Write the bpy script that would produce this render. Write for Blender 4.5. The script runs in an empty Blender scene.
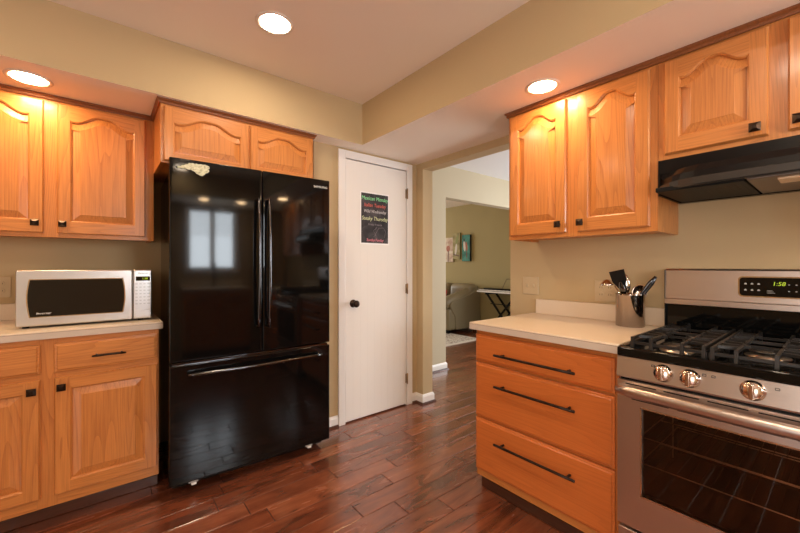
import bpy, bmesh, math, random
from mathutils import Vector, Matrix
PI = math.pi
R = math.radians
S = bpy.context.scene
COL = S.collection

# ------------------------------------------------------------------ camera
cam_d = bpy.data.cameras.new('camera')
cam = bpy.data.objects.new('camera', cam_d); COL.objects.link(cam)
cam_d.sensor_width = 36; cam_d.lens = 365.3*36/800
cam_d.shift_y = -0.7/800
cam_d.clip_start = 0.02
cam.location = (0, 0, 1.22)
cam.rotation_euler = (R(90), 0, R(50.84-90))
S.camera = cam

# ------------------------------------------------------------------ world, light, exposure
w = bpy.data.worlds.new('daylight'); S.world = w; w.use_nodes = True
w.node_tree.nodes['Background'].inputs[0].default_value = (0.75, 0.85, 1.0, 1)
w.node_tree.nodes['Background'].inputs[1].default_value = 1.0
S.view_settings.view_transform = 'Standard'
S.view_settings.look = 'None'
S.view_settings.gamma = 1
S.view_settings.use_curve_mapping = False
S.view_settings.exposure = 0.30
S.cycles.max_bounces = 12
S.cycles.diffuse_bounces = 7
S.cycles.glossy_bounces = 6
S.cycles.transparent_max_bounces = 12
S.cycles.sample_clamp_indirect = 6
CAN_STRENGTH = 110.0
CAN_COLOR = (1.0, 0.655, 0.34)

def area(name, loc, rot, sx, sy, power, color):
    l = bpy.data.lights.new(name, 'AREA'); l.shape = 'RECTANGLE'; l.size = sx; l.size_y = sy
    l.energy = power; l.color = color
    o = bpy.data.objects.new(name, l); COL.objects.link(o); o.location = loc; o.rotation_euler = rot
    return o
# daylight at the sink window, plus three unseen daylight sources added as fill
area('daylight_sink_window', (.977, -1.80, 1.62), (R(90), 0, 0), 0.62, 0.84, 34, (0.86, 0.94, 1.0))
area('daylight_fill_left', (-2.30, -0.90, 1.08), (R(90), 0, R(-90)), 1.46, 2.0, 26, (1.0, 0.90, 0.78))  # made-up patio door, added to bring daylight in from the left
area('daylight_fill_hall', (5.52, 1.2, 1.35), (R(90), 0, R(90)), 1.6, 1.6, 85, (0.93, 0.96, 1.0))  # added before a solid wall to brighten the hall, no window here
area('daylight_fill_living', (3.6, 8.3, 1.4), (R(90), 0, R(180)), 2.4, 1.7, 70, (1.0, 0.96, 0.90))  # made-up far window, added to light the living room

# ------------------------------------------------------------------ materials
def newmat(name):
    m = bpy.data.materials.new(name); m.use_nodes = True
    return m, m.node_tree.nodes, m.node_tree.links, m.node_tree.nodes['Principled BSDF']
def simple(name, col, rough=0.5, metal=0.0, spec=0.5, bump=0.0, bscale=200, coat=0.0, emit=None, es=0.0):
    m, n, l, b = newmat(name)
    b.inputs['Base Color'].default_value = (*col, 1); b.inputs['Roughness'].default_value = rough
    b.inputs['Metallic'].default_value = metal; b.inputs['Specular IOR Level'].default_value = spec
    b.inputs['Coat Weight'].default_value = coat; b.inputs['Coat Roughness'].default_value = 0.08
    tc = n.new('ShaderNodeTexCoord'); t = n.new('ShaderNodeTexNoise'); t.inputs['Scale'].default_value = bscale
    l.new(tc.outputs['Object'], t.inputs['Vector'])
    if bump:
        bp = n.new('ShaderNodeBump'); bp.inputs['Strength'].default_value = bump; bp.inputs['Distance'].default_value = 0.002
        l.new(t.outputs['Fac'], bp.inputs['Height']); l.new(bp.outputs['Normal'], b.inputs['Normal'])
    if emit:
        b.inputs['Emission Color'].default_value = (*emit, 1); b.inputs['Emission Strength'].default_value = es
    return m
def brushed(name, col, rough, axis, amount=0.10):
    """steel with fine brush lines running along the given axis"""
    m, n, l, b = newmat(name)
    b.inputs['Metallic'].default_value = 1.0; b.inputs['Base Color'].default_value = (*col, 1)
    tc = n.new('ShaderNodeTexCoord'); mp = n.new('ShaderNodeMapping'); t = n.new('ShaderNodeTexNoise')
    sc = [400, 400, 400]; sc[axis] = 4
    mp.inputs['Scale'].default_value = sc; t.inputs['Scale'].default_value = 1; t.inputs['Detail'].default_value = 3
    mr = n.new('ShaderNodeMapRange'); mr.inputs['To Min'].default_value = rough-amount/2; mr.inputs['To Max'].default_value = rough+amount/2
    l.new(tc.outputs['Object'], mp.inputs['Vector']); l.new(mp.outputs[0], t.inputs['Vector'])
    l.new(t.outputs['Fac'], mr.inputs['Value']); l.new(mr.outputs[0], b.inputs['Roughness'])
    return m
def oak(name, axis, light=(0.66, 0.258, 0.066), dark=(0.37, 0.110, 0.025)):
    m, n, l, b = newmat(name)
    b.inputs['Roughness'].default_value = 0.33; b.inputs['Specular IOR Level'].default_value = 0.5
    b.inputs['Coat Weight'].default_value = 0.25; b.inputs['Coat Roughness'].default_value = 0.15
    tc = n.new('ShaderNodeTexCoord'); oi = n.new('ShaderNodeObjectInfo')
    mul = n.new('ShaderNodeMath'); mul.operation = 'MULTIPLY'; mul.inputs[1].default_value = 37.0
    l.new(oi.outputs['Random'], mul.inputs[0])
    add = n.new('ShaderNodeVectorMath'); add.operation = 'ADD'
    l.new(tc.outputs['Object'], add.inputs[0]); l.new(mul.outputs[0], add.inputs[1])
    def noise(across, along, detail=2.0, rough=0.5):
        mp = n.new('ShaderNodeMapping'); sc = [across]*3; sc[axis] = along
        mp.inputs['Scale'].default_value = sc
        t = n.new('ShaderNodeTexNoise'); t.inputs['Scale'].default_value = 1
        t.inputs['Detail'].default_value = detail; t.inputs['Roughness'].default_value = rough
        l.new(add.outputs[0], mp.inputs['Vector']); l.new(mp.outputs[0], t.inputs['Vector'])
        return t.outputs['Fac']
    def math2(op, a, bb):
        k = n.new('ShaderNodeMath'); k.operation = op
        for i, v in enumerate((a, bb)):
            if v is None: continue
            if isinstance(v, (int, float)): k.inputs[i].default_value = v
            else: l.new(v, k.inputs[i])
        return k.outputs[0]
    rings = math2('FRACT', math2('MULTIPLY', noise(6.0, 0.45, 1.5), 26.0), None)
    rings = math2('POWER', rings, 3.0)
    rings = math2('MULTIPLY', rings, noise(90, 5, 2.0))
    pores = noise(230, 5, 3.0, 0.65)
    broad = noise(14, 1.2, 2.0)
    f = math2('ADD', math2('MULTIPLY', rings, 0.45), math2('MULTIPLY', pores, 0.75))
    f = math2('ADD', f, math2('MULTIPLY', broad, 0.25))
    mr = n.new('ShaderNodeMapRange'); mr.inputs['From Min'].default_value = 0.38; mr.inputs['From Max'].default_value = 1.0
    l.new(f, mr.inputs['Value'])
    mx = n.new('ShaderNodeMix'); mx.data_type = 'RGBA'
    mx.inputs[6].default_value = (*light, 1); mx.inputs[7].default_value = (*dark, 1)
    l.new(mr.outputs[0], mx.inputs[0]); l.new(mx.outputs[2], b.inputs['Base Color'])
    bp = n.new('ShaderNodeBump'); bp.inputs['Strength'].default_value = 0.15; bp.inputs['Distance'].default_value = 0.001
    l.new(pores, bp.inputs['Height']); l.new(bp.outputs['Normal'], b.inputs['Normal'])
    return m
def wall_paint(name, col, rough=0.75):
    m, n, l, b = newmat(name)
    b.inputs['Roughness'].default_value = rough; b.inputs['Specular IOR Level'].default_value = 0.25
    tc = n.new('ShaderNodeTexCoord')
    t = n.new('ShaderNodeTexNoise'); t.inputs['Scale'].default_value = 1.3; t.inputs['Detail'].default_value = 2
    t2 = n.new('ShaderNodeTexNoise'); t2.inputs['Scale'].default_value = 350
    l.new(tc.outputs['Object'], t.inputs['Vector']); l.new(tc.outputs['Object'], t2.inputs['Vector'])
    mx = n.new('ShaderNodeMix'); mx.data_type = 'RGBA'
    mx.inputs[6].default_value = (*[c*0.96 for c in col], 1); mx.inputs[7].default_value = (*[min(1, c*1.04) for c in col], 1)
    l.new(t.outputs['Fac'], mx.inputs[0]); l.new(mx.outputs[2], b.inputs['Base Color'])
    bp = n.new('ShaderNodeBump'); bp.inputs['Strength'].default_value = 0.08; bp.inputs['Distance'].default_value = 0.001
    l.new(t2.outputs['Fac'], bp.inputs['Height']); l.new(bp.outputs['Normal'], b.inputs['Normal'])
    return m
def floor_mat():
    m, n, l, b = newmat('hardwood_planks')
    def M(op, a=None, bb=None, c=None):
        k = n.new('ShaderNodeMath'); k.operation = op
        for i, v in enumerate((a, bb, c)):
            if v is None: continue
            if isinstance(v, (int, float)): k.inputs[i].default_value = v
            else: l.new(v, k.inputs[i])
        return k.outputs[0]
    tc = n.new('ShaderNodeTexCoord'); sx = n.new('ShaderNodeSeparateXYZ'); l.new(tc.outputs['Object'], sx.inputs[0])
    at_ = n.new('ShaderNodeAttribute'); at_.attribute_name = 'plank'; pidc = at_.outputs['Color']
    spc = n.new('ShaderNodeSeparateColor'); l.new(pidc, spc.inputs[0]); pidv = spc.outputs[0]
    # grain, shifted for every plank
    off = n.new('ShaderNodeVectorMath'); off.operation = 'MULTIPLY_ADD'
    l.new(pidc, off.inputs[0]); off.inputs[1].default_value = (9, 9, 9)
    l.new(tc.outputs['Object'], off.inputs[2])
    def noise(sc, detail, rough=0.55, dist=0.0):
        mp = n.new('ShaderNodeMapping'); mp.inputs['Scale'].default_value = sc
        t = n.new('ShaderNodeTexNoise'); t.inputs['Scale'].default_value = 1
        t.inputs['Detail'].default_value = detail; t.inputs['Roughness'].default_value = rough; t.inputs['Distortion'].default_value = dist
        l.new(off.outputs[0], mp.inputs['Vector']); l.new(mp.outputs[0], t.inputs['Vector'])
        return t.outputs['Fac']
    g1 = noise((2.2, 11, 1), 4, 0.55, 1.2)
    g2 = noise((4, 9, 1), 3, 0.5, 0.8)
    g3 = noise((14, 130, 1), 3)
    f = M('ADD', M('MULTIPLY', g1, 0.85), M('MULTIPLY', g3, 0.15))
    f = M('ADD', f, M('MULTIPLY', M('SUBTRACT', pidv, 0.5), 0.22))
    cr = n.new('ShaderNodeValToRGB'); e = cr.color_ramp.elements
    e[0].position = 0.22; e[0].color = (0.045, 0.013, 0.007, 1)
    e[1].position = 0.82; e[1].color = (0.36, 0.120, 0.056, 1)
    k = e.new(0.45); k.color = (0.165, 0.045, 0.020, 1)
    k = e.new(0.62); k.color = (0.245, 0.072, 0.031, 1)
    l.new(f, cr.inputs[0])
    # dark knots and mineral streaks
    kn = n.new('ShaderNodeMapRange'); kn.inputs['From Min'].default_value = 0.60; kn.inputs['From Max'].default_value = 0.74
    l.new(g2, kn.inputs['Value'])
    mx = n.new('ShaderNodeMix'); mx.data_type = 'RGBA'; mx.inputs[7].default_value = (0.035, 0.009, 0.005, 1)
    l.new(M('MULTIPLY', kn.outputs[0], 0.75), mx.inputs[0]); l.new(cr.outputs[0], mx.inputs[6])
    l.new(mx.outputs[2], b.inputs['Base Color'])
    b.inputs['Specular IOR Level'].default_value = 0.5
    rr = n.new('ShaderNodeMapRange'); rr.inputs['To Min'].default_value = 0.16; rr.inputs['To Max'].default_value = 0.34
    b.inputs['Coat Weight'].default_value = 1.0; b.inputs['Coat Roughness'].default_value = 0.17
    l.new(g1, rr.inputs['Value']); l.new(rr.outputs[0], b.inputs['Roughness'])
    sc = noise((2.2, 22, 1), 2)
    h = M('MULTIPLY', sc, 0.5)
    bp = n.new('ShaderNodeBump'); bp.inputs['Strength'].default_value = 0.45; bp.inputs['Distance'].default_value = 0.003
    l.new(h, bp.inputs['Height']); l.new(bp.outputs['Normal'], b.inputs['Normal'])
    return m
def glass_mat(name, tint, refl=0.12):
    m, n, l, b = newmat(name); n.remove(b)
    out = n['Material Output']
    tr = n.new('ShaderNodeBsdfTransparent'); tr.inputs[0].default_value = (*tint, 1)
    gl = n.new('ShaderNodeBsdfGlossy'); gl.inputs['Roughness'].default_value = 0.03
    fr = n.new('ShaderNodeFresnel'); fr.inputs[0].default_value = 1.5
    mx = n.new('ShaderNodeMixShader'); l.new(fr.outputs[0], mx.inputs[0]); l.new(tr.outputs[0], mx.inputs[1]); l.new(gl.outputs[0], mx.inputs[2])
    l.new(mx.outputs[0], out.inputs['Surface'])
    return m
def emitter(name, col, s):
    m, n, l, b = newmat(name); n.remove(b)
    e = n.new('ShaderNodeEmission'); e.inputs[0].default_value = (*col, 1); e.inputs[1].default_value = s
    l.new(e.outputs[0], n['Material Output'].inputs['Surface'])
    return m
def blotchy(name, cols, scale=9, rough=0.7, dist=1.0):
    m, n, l, b = newmat(name)
    b.inputs['Roughness'].default_value = rough
    tc = n.new('ShaderNodeTexCoord'); t = n.new('ShaderNodeTexNoise'); t.inputs['Scale'].default_value = scale
    t.inputs['Detail'].default_value = 3; t.inputs['Distortion'].default_value = dist
    cr = n.new('ShaderNodeValToRGB'); e = cr.color_ramp.elements
    e[0].position = 0.3; e[0].color = (*cols[0], 1); e[1].position = 0.7; e[1].color = (*cols[-1], 1)
    for i, c in enumerate(cols[1:-1]):
        k = e.new(0.3+0.4*(i+1)/(len(cols)-1)); k.color = (*c, 1)
    l.new(tc.outputs['Object'], t.inputs['Vector']); l.new(t.outputs['Fac'], cr.inputs[0]); l.new(cr.outputs[0], b.inputs['Base Color'])
    return m

OZ = oak('oak_grain_upright', 2); OX = oak('oak_grain_level', 0); OY = oak('oak_grain_deep', 1)
DRW = oak('oak_drawer_face', 0, (0.62, 0.172, 0.037), (0.47, 0.118, 0.024))
CROWN = oak('oak_moulding_shaded', 0, (0.27, 0.085, 0.024), (0.16, 0.045, 0.013))  # crown oak darkened in its colour to stand for shade
PAINT = wall_paint('tan_wall_paint', (0.55, 0.42, 0.24))
PAINT_L = wall_paint('olive_wall_paint', (0.42, 0.34, 0.165))
PAINT_H = wall_paint('hall_wall_paint', (0.56, 0.49, 0.35))
CEIL = wall_paint('ceiling_paint', (0.92, 0.82, 0.70), 0.85)
CEILH = wall_paint('hall_ceiling_paint', (0.82, 0.83, 0.84), 0.85)
WHITE = simple('white_trim_paint', (0.88, 0.86, 0.83), 0.38)
DOORW = simple('white_door_paint', (0.87, 0.84, 0.79), 0.45)
FLOOR = floor_mat()
LAM = simple('cream_laminate', (0.76, 0.64, 0.50), 0.30, bump=0.0)
n_ = LAM.node_tree.nodes; l_ = LAM.node_tree.links
_t = [x for x in n_ if x.type == 'TEX_NOISE'][0]; _t.inputs['Scale'].default_value = 420; _t.inputs['Detail'].default_value = 2
_m = n_.new('ShaderNodeMix'); _m.data_type = 'RGBA'; _m.inputs[6].default_value = (0.70, 0.57, 0.43, 1); _m.inputs[7].default_value = (0.82, 0.71, 0.57, 1)
l_.new(_t.outputs['Fac'], _m.inputs[0]); l_.new(_m.outputs[2], n_['Principled BSDF'].inputs['Base Color'])
LAMEDGE = simple('laminate_edge', (0.62, 0.53, 0.44), 0.35)
SEAM = simple('dark_seam', (0.20, 0.12, 0.07), 0.6)
BLACKG = simple('black_gloss_enamel', (0.003, 0.003, 0.003), 0.06, spec=0.30)
BLACKS = simple('black_satin', (0.006, 0.005, 0.005), 0.24, spec=0.22)
BLACKM = simple('black_matte', (0.006, 0.006, 0.006), 0.5, spec=0.2)
IRON = simple('cast_iron', (0.016, 0.014, 0.013), 0.34, spec=0.6, bump=0.25, bscale=500)
BRONZE = simple('oil_rubbed_bronze', (0.035, 0.020, 0.013), 0.28, metal=0.7)
HANDLE_B = simple('black_bronze_bar', (0.022, 0.012, 0.008), 0.30, metal=0.5)
CHROME = simple('polished_chrome', (0.72, 0.66, 0.60), 0.10, metal=1.0)
CHROMEB = simple('black_chrome', (0.10, 0.10, 0.105), 0.12, metal=1.0)
STEEL_Y = brushed('brushed_steel_range', (0.60, 0.53, 0.49), 0.30, 0)
STEEL_M = brushed('brushed_steel_microwave', (0.64, 0.63, 0.62), 0.34, 0)
KNOBM = simple('warm_chrome', (0.78, 0.66, 0.57), 0.14, metal=1.0)
BRASS = simple('antique_brass', (0.35, 0.22, 0.10), 0.3, metal=0.9)
PLATE = simple('almond_outlet_plate', (0.57, 0.45, 0.28), 0.4)
PLATEH = simple('outlet_slots', (0.12, 0.09, 0.06), 0.5)
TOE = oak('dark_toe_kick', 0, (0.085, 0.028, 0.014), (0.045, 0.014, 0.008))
LIT = emitter('lamp_diffuser', CAN_COLOR, CAN_STRENGTH)
LITC = emitter('lamp_diffuser_ceiling', (1.0, 0.80, 0.58), CAN_STRENGTH*1.0)
TRIM = simple('lamp_trim_white', (0.80, 0.70, 0.60), 0.4)
GLASS_OVEN = glass_mat('oven_glass', (0.75, 0.60, 0.50))
CAVITY = simple('oven_enamel', (0.035, 0.018, 0.012), 0.35)
RACKM = simple('rack_wire', (0.80, 0.74, 0.64), 0.35, metal=0.6)
GREEN_LED = emitter('green_display', (0.62, 0.75, 0.06), 0.75)
PRINT_G = simple('grey_print', (0.45, 0.44, 0.42), 0.5)
PRINT_D = simple('dark_print', (0.05, 0.045, 0.04), 0.5)
PRINT_W = simple('white_print', (0.8, 0.8, 0.78), 0.5)

# ------------------------------------------------------------------ mesh builder
class MB:
    def __init__(s): s.bm = bmesh.new(); s.mats = []
    def mi(s, m):
        if m not in s.mats: s.mats.append(m)
        return s.mats.index(m)
    def face(s, vs, m, smooth=False):
        try: f = s.bm.faces.new(vs)
        except ValueError: return None
        f.material_index = s.mi(m); f.smooth = smooth; return f
    def box(s, x0, x1, y0, y1, z0, z1, m, bev=0.0, seg=2):
        if x0 > x1: x0, x1 = x1, x0
        if y0 > y1: y0, y1 = y1, y0
        if z0 > z1: z0, z1 = z1, z0
        v = [s.bm.verts.new(p) for p in ((x0,y0,z0),(x1,y0,z0),(x1,y1,z0),(x0,y1,z0),(x0,y0,z1),(x1,y0,z1),(x1,y1,z1),(x0,y1,z1))]
        fs = [s.face([v[i] for i in q], m) for q in ((0,3,2,1),(4,5,6,7),(0,1,5,4),(1,2,6,5),(2,3,7,6),(3,0,4,7))]
        if bev:
            es = list({e for f in fs for e in f.edges})
            k = s.mi(m)
            r = bmesh.ops.bevel(s.bm, geom=es, offset=bev, segments=seg, affect='EDGES', profile=0.5)
            for f in r['faces']: f.material_index = k; f.smooth = True
        return s
    def ring(s, c, r, ax, n, ux=None):
        ax = Vector(ax).normalized()
        u = Vector(ux) if ux else (ax.orthogonal())
        u = (u - ax*u.dot(ax)).normalized(); v = ax.cross(u)
        return [s.bm.verts.new(Vector(c)+u*(math.cos(2*PI*i/n)*r)+v*(math.sin(2*PI*i/n)*r)) for i in range(n)]
    def loft(s, rings, m, cap0=True, cap1=True, smooth=True, closed=False):
        n = len(rings[0])
        pairs = list(zip(rings, rings[1:])) + ([(rings[-1], rings[0])] if closed else [])
        for a, b in pairs:
            for i in range(n): s.face([a[i], a[(i+1) % n], b[(i+1) % n], b[i]], m, smooth)
        if cap0 and not closed: s.face(list(reversed(rings[0])), m)
        if cap1 and not closed: s.face(rings[-1], m)
        return s
    def lathe(s, c, ax, prof, m, n=24, cap=True):
        ax = Vector(ax).normalized(); ux = ax.orthogonal()
        return s.loft([s.ring(Vector(c)+ax*h, max(r, 1e-4), ax, n, ux) for r, h in prof], m, cap, cap)
    def cyl(s, a, b, r, m, n=16, r2=None):
        a = Vector(a); b = Vector(b); ax = b-a; ux = ax.orthogonal()
        return s.loft([s.ring(a, r, ax, n, ux), s.ring(b, r2 if r2 else r, ax, n, ux)], m)
    def tube(s, pts, r, m, n=10, sy=1.0):
        pts = [Vector(p) for p in pts]; rings = []; u = None
        rr = r if isinstance(r, (list, tuple)) else [r]*len(pts)
        for i, p in enumerate(pts):
            t = (pts[min(i+1, len(pts)-1)]-pts[max(i-1, 0)]).normalized()
            if u is None: u = t.orthogonal()
            u = (u-t*u.dot(t)).normalized()
            v = t.cross(u)
            rings.append([s.bm.verts.new(p+u*(math.cos(2*PI*k/n)*rr[i])+v*(math.sin(2*PI*k/n)*rr[i]*sy)) for k in range(n)])
        return s.loft(rings, m)
    def bar(s, a, b, w, h, m):
        """square-section bar from a to b, w wide level, h tall"""
        a = Vector(a); b = Vector(b); t = (b-a).normalized()
        u = t.cross(Vector((0,0,1)))
        u = u.normalized() if u.length > 1e-4 else Vector((1,0,0))
        v = u.cross(t)
        def q(p): return [s.bm.verts.new(p+u*i*w/2+v*j*h/2) for i, j in ((-1,-1),(1,-1),(1,1),(-1,1))]
        return s.loft([q(a), q(b)], m, smooth=False)
    def prism(s, poly, fn, d0, d1, m, smooth=False):
        """poly: list of 2-D points; fn(u, v, d) gives the 3-D point"""
        a = [s.bm.verts.new(fn(u, v, d0)) for u, v in poly]; b = [s.bm.verts.new(fn(u, v, d1)) for u, v in poly]
        return s.loft([a, b], m, smooth=smooth)
    def build(s, name, parent=None, loc=(0,0,0), rot=(0,0,0)):
        bmesh.ops.recalc_face_normals(s.bm, faces=s.bm.faces)
        me = bpy.data.meshes.new(name); s.bm.to_mesh(me); s.bm.free()
        for m in s.mats: me.materials.append(m)
        o = bpy.data.objects.new(name, me); COL.objects.link(o)
        o.location = loc; o.rotation_euler = rot
        if parent: o.parent = parent
        return o
def tag(o, label, cat, group=None, kind=None):
    if label: o['label'] = label
    if cat: o['category'] = cat
    if group: o['group'] = group
    if kind: o['kind'] = kind
    return o
def thing(name, loc, rz, label, cat, group=None):
    o = bpy.data.objects.new(name, None); COL.objects.link(o); o.location = loc; o.rotation_euler = (0, 0, rz)
    o.empty_display_size = 0.05
    return tag(o, label, cat, group)
def struct(o): o['kind'] = 'structure'; return o
def text(body, name, size, mat, parent, loc, rot, align='CENTER', depth=0.0004, sx=1.0, shear=0.0):
    c = bpy.data.curves.new(name, 'FONT'); c.body = body; c.size = size; c.extrude = depth; c.align_x = align; c.align_y = 'CENTER'
    c.shear = shear
    t = bpy.data.objects.new('tmp', c); COL.objects.link(t)
    bpy.context.view_layer.update()
    me = bpy.data.meshes.new_from_object(t.evaluated_get(bpy.context.evaluated_depsgraph_get()))
    bpy.data.objects.remove(t)
    me.materials.clear(); me.materials.append(mat)
    o = bpy.data.objects.new(name, me); COL.objects.link(o); o.parent = parent; o.location = loc; o.rotation_euler = rot
    o.scale = (sx, 1, 1)
    return o
def copy_tree(o, parent=None):
    c = o.copy(); COL.objects.link(c)
    if parent: c.parent = parent
    for ch in list(o.children): copy_tree(ch, c)
    return c

# ------------------------------------------------------------------ structure
ZC = 2.432; ZS = 2.128; XB = 2.19; YA = 3.0; YP = 2.455; XW = 2.307
rnd = random.Random(7)
b = MB(); b.box(-2.3, 5.75, -1.9, 8.4, -0.06, -0.0015, simple('seam_shadow_gap', (.02, .007, .004), .7))
PW = 0.1223
KNOWN = {10: [1.36], 11: [1.170], 12: [.982], 13: [1.265], 14: [1.388], 15: [1.048, 1.674], 16: [1.72], 18: [1.372]}
rows = []
for k in range(-16, 69):
    js = KNOWN.get(k, [rnd.uniform(-1.8, -1.2)]); lo, hi = min(js), max(js)
    prev = lo
    xs_ = list(js)
    while lo > -2.3: lo -= rnd.uniform(.45, 1.05); xs_.append(lo)
    while hi < 5.75: hi += rnd.uniform(.45, 1.05); xs_.append(hi)
    xs_ = sorted(set([min(max(q, -2.3), 5.75) for q in xs_]))
    y0 = max(.019+PW*k, -1.9); y1 = min(.019+PW*(k+1), 8.4)
    if y1-y0 < .01: continue
    for xa, xc in zip(xs_, xs_[1:]):
        if xc-xa > .02: rows.append((xa, xc, y0, y1))
for xa, xc, y0, y1 in rows:
    gx, gy, e = .0016, .0007, .0022
    o4 = [b.bm.verts.new(p) for p in ((xa+gx, y0+gy, -.0013), (xc-gx, y0+gy, -.0013), (xc-gx, y1-gy, -.0013), (xa+gx, y1-gy, -.0013))]
    i4 = [b.bm.verts.new(p) for p in ((xa+gx+e, y0+gy+e, 0), (xc-gx-e, y0+gy+e, 0), (xc-gx-e, y1-gy-e, 0), (xa+gx+e, y1-gy-e, 0))]
    b.loft([o4, i4], FLOOR, False, True, smooth=False)
fl = struct(b.build('floor'))
ca = fl.data.color_attributes.new('plank', 'FLOAT_COLOR', 'CORNER')
pi_ = 6
for q in range(len(rows)):
    col = (rnd.random(), rnd.random(), rnd.random(), 1)
    for f in range(5):
        for li in fl.data.polygons[pi_+q*5+f].loop_indices: ca.data[li].color = col
b = MB(); b.box(-2.3, XW, -1.9, 3.12, ZC, ZC+0.08, CEIL); struct(b.build('ceiling'))
b = MB(); b.box(XW, 5.75, -1.9, 3.0, 2.405, 2.51, CEILH); struct(b.build('ceiling_hall'))
b = MB(); b.box(XW-.1, 5.75, 3.12, 8.4, ZC, ZC+0.08, CEIL); struct(b.build('ceiling_living_room'))
# soffits: the box above the cupboards, painted wall colour on its face, ceiling colour below
def soffit(name, x0, x1, y0, y1):
    b = MB(); b.box(x0, x1, y0, y1, ZS, ZC, PAINT)
    k = b.mi(CEIL)
    for f in b.bm.faces:
        if all(abs(v.co.z-ZS) < 1e-4 for v in f.verts): f.material_index = k
    return struct(b.build(name))
soffit('soffit_back', -2.2, 1.514, 2.307, 3.0)
soffit('soffit_right', 1.514, XB, -1.0, 3.0)
soffit('soffit_window', -2.2, XB, -1.75, -1.0)
b = MB(); b.box(-2.2, 1.19, YA, YA+.12, 0, ZC, PAINT); struct(b.build('wall_back'))
b = MB()
b.box(1.19, 1.40, YP, YP+.11, 0, ZS, PAINT); b.box(1.40, 2.12, YP, YP+.11, 2.085, ZS, PAINT)
b.box(2.12, XB, YP, YP+.11, 0, ZS, PAINT); b.box(1.19, 1.30, YP+.11, 3.12, 0, ZS, PAINT)
struct(b.build('wall_pantry'))
b = MB(); b.box(1.30, XB, 3.0, 3.12, 0, ZS, PAINT); struct(b.build('wall_pantry_back'))
b = MB()
b.box(XB, XW, -1.75, 1.478, 0, ZC, PAINT); b.box(XB, XW, 1.478, 2.37, 2.072, ZC, PAINT); b.box(XB, XW, 2.37, 3.0, 0, ZC, PAINT)
struct(b.build('wall_right'))
b = MB()
b.box(XB, 3.14, 3.0, 3.12, 0, ZC, PAINT_H); b.box(3.14, 5.6, 3.0, 3.12, 2.03, ZC, PAINT_H)
struct(b.build('wall_hall'))
b = MB(); b.box(5.6, 5.72, -1.75, 8.3, 0, ZC, PAINT_L); struct(b.build('wall_living_room'))
b = MB(); b.box(2.2, 2.307, 3.12, 8.3, 0, ZC, PAINT_L); struct(b.build('wall_living_room_left'))
def wall_with_hole(name, axis, p, t, a0, a1, h0, h1, z0, z1, mat):
    b = MB()
    def bx(u0, u1, w0, w1):
        if axis == 'y': b.box(u0, u1, p, p+t, w0, w1, mat)
        else: b.box(p, p+t, u0, u1, w0, w1, mat)
    bx(a0, h0, 0, ZC); bx(h1, a1, 0, ZC)
    if z0 > 0: bx(h0, h1, 0, z0)
    bx(h0, h1, z1, ZC)
    return struct(b.build(name))
wall_with_hole('wall_window_side', 'y', -1.75, -.12, -2.2, XW, .657, 1.297, 1.19, 2.06, PAINT)
wall_with_hole('wall_left', 'x', -2.2, -.12, -1.75, 3.0, -1.66, -.14, 0, 2.08, PAINT)
wall_with_hole('wall_living_room_far', 'y', 8.3, .12, 2.2, 5.72, 2.5, 4.9, .6, 2.2, PAINT_L)
b = MB(); b.box(XW, 5.72, -1.87, -1.75, 0, ZC, PAINT_H); struct(b.build('wall_hall_end'))
# sink window seen in the refrigerator's reflection
b = MB(); z0, z1, y = 1.19, 2.06, -1.74
for x0, x1, a, c in ((.597, .667, z0-.07, z1+.07), (1.287, 1.357, z0-.07, z1+.07), (.667, 1.287, z1-.01, z1+.07), (.667, 1.287, z0-.07, z0+.01), (.942, 1.012, z0, z1)):
    b.box(x0, x1, y, y+.02, a, c, WHITE)
    b.box(x0+.01, x1-.01, y-.08, y, a+.01, c-.01, WHITE)
w1 = struct(b.build('window_1'))
b = MB()
for k in range(17): b.box(.677, 1.277, -1.80, -1.775, z1-.03-.022*k, z1-.027-.022*k, WHITE)
b.build('blind', w1)
# pantry door with casing
b = MB(); yf = YP-.016
for x0, x1, za, zb in ((1.388, 1.448, 0, 2.112), (2.069, 2.130, 0, 2.112), (1.448, 2.069, 2.052, 2.112)):
    b.box(x0, x1, yf, YP, za, zb, WHITE, .004)
b.box(1.40, 1.448, YP, YP+.11, 0, 2.06, WHITE); b.box(2.069, 2.12, YP, YP+.11, 0, 2.06, WHITE); b.box(1.40, 2.12, YP, YP+.11, 2.055, 2.085, WHITE)
struct(b.build('trim_1'))
d = MB(); d.box(1.453, 2.064, YP-.006, YP+.03, 0.012, 2.046, DOORW, .002)
for k in range(1, 9): d.box(1.453+.0679*k-.0004, 1.453+.0679*k+.0004, YP-.0064, YP-.0055, .02, 2.04, WHITE)
door = struct(d.build('door_1'))
k = MB(); k.lathe((1.521, YP-.006, .925), (0,-1,0), ((.031,0),(.031,.004),(.024,.009),(.012,.012),(.011,.030),(.020,.036),(.027,.046),(.027,.054),(.020,.063),(.006,.067)), BRONZE)
o = k.build('door_knob', door); o['label'] = 'dark bronze round knob'
for z in (1.85, 1.02, .235):
    k = MB(); k.cyl((2.067, yf-.004, z-.045), (2.067, yf-.004, z+.045), .006, BRASS, 10)
    k.box(2.056, 2.067, YP-.008, YP-.0055, z-.04, z+.04, BRASS)
    o = k.build('hinge', door); o['label'] = 'antique brass hinge'
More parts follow.
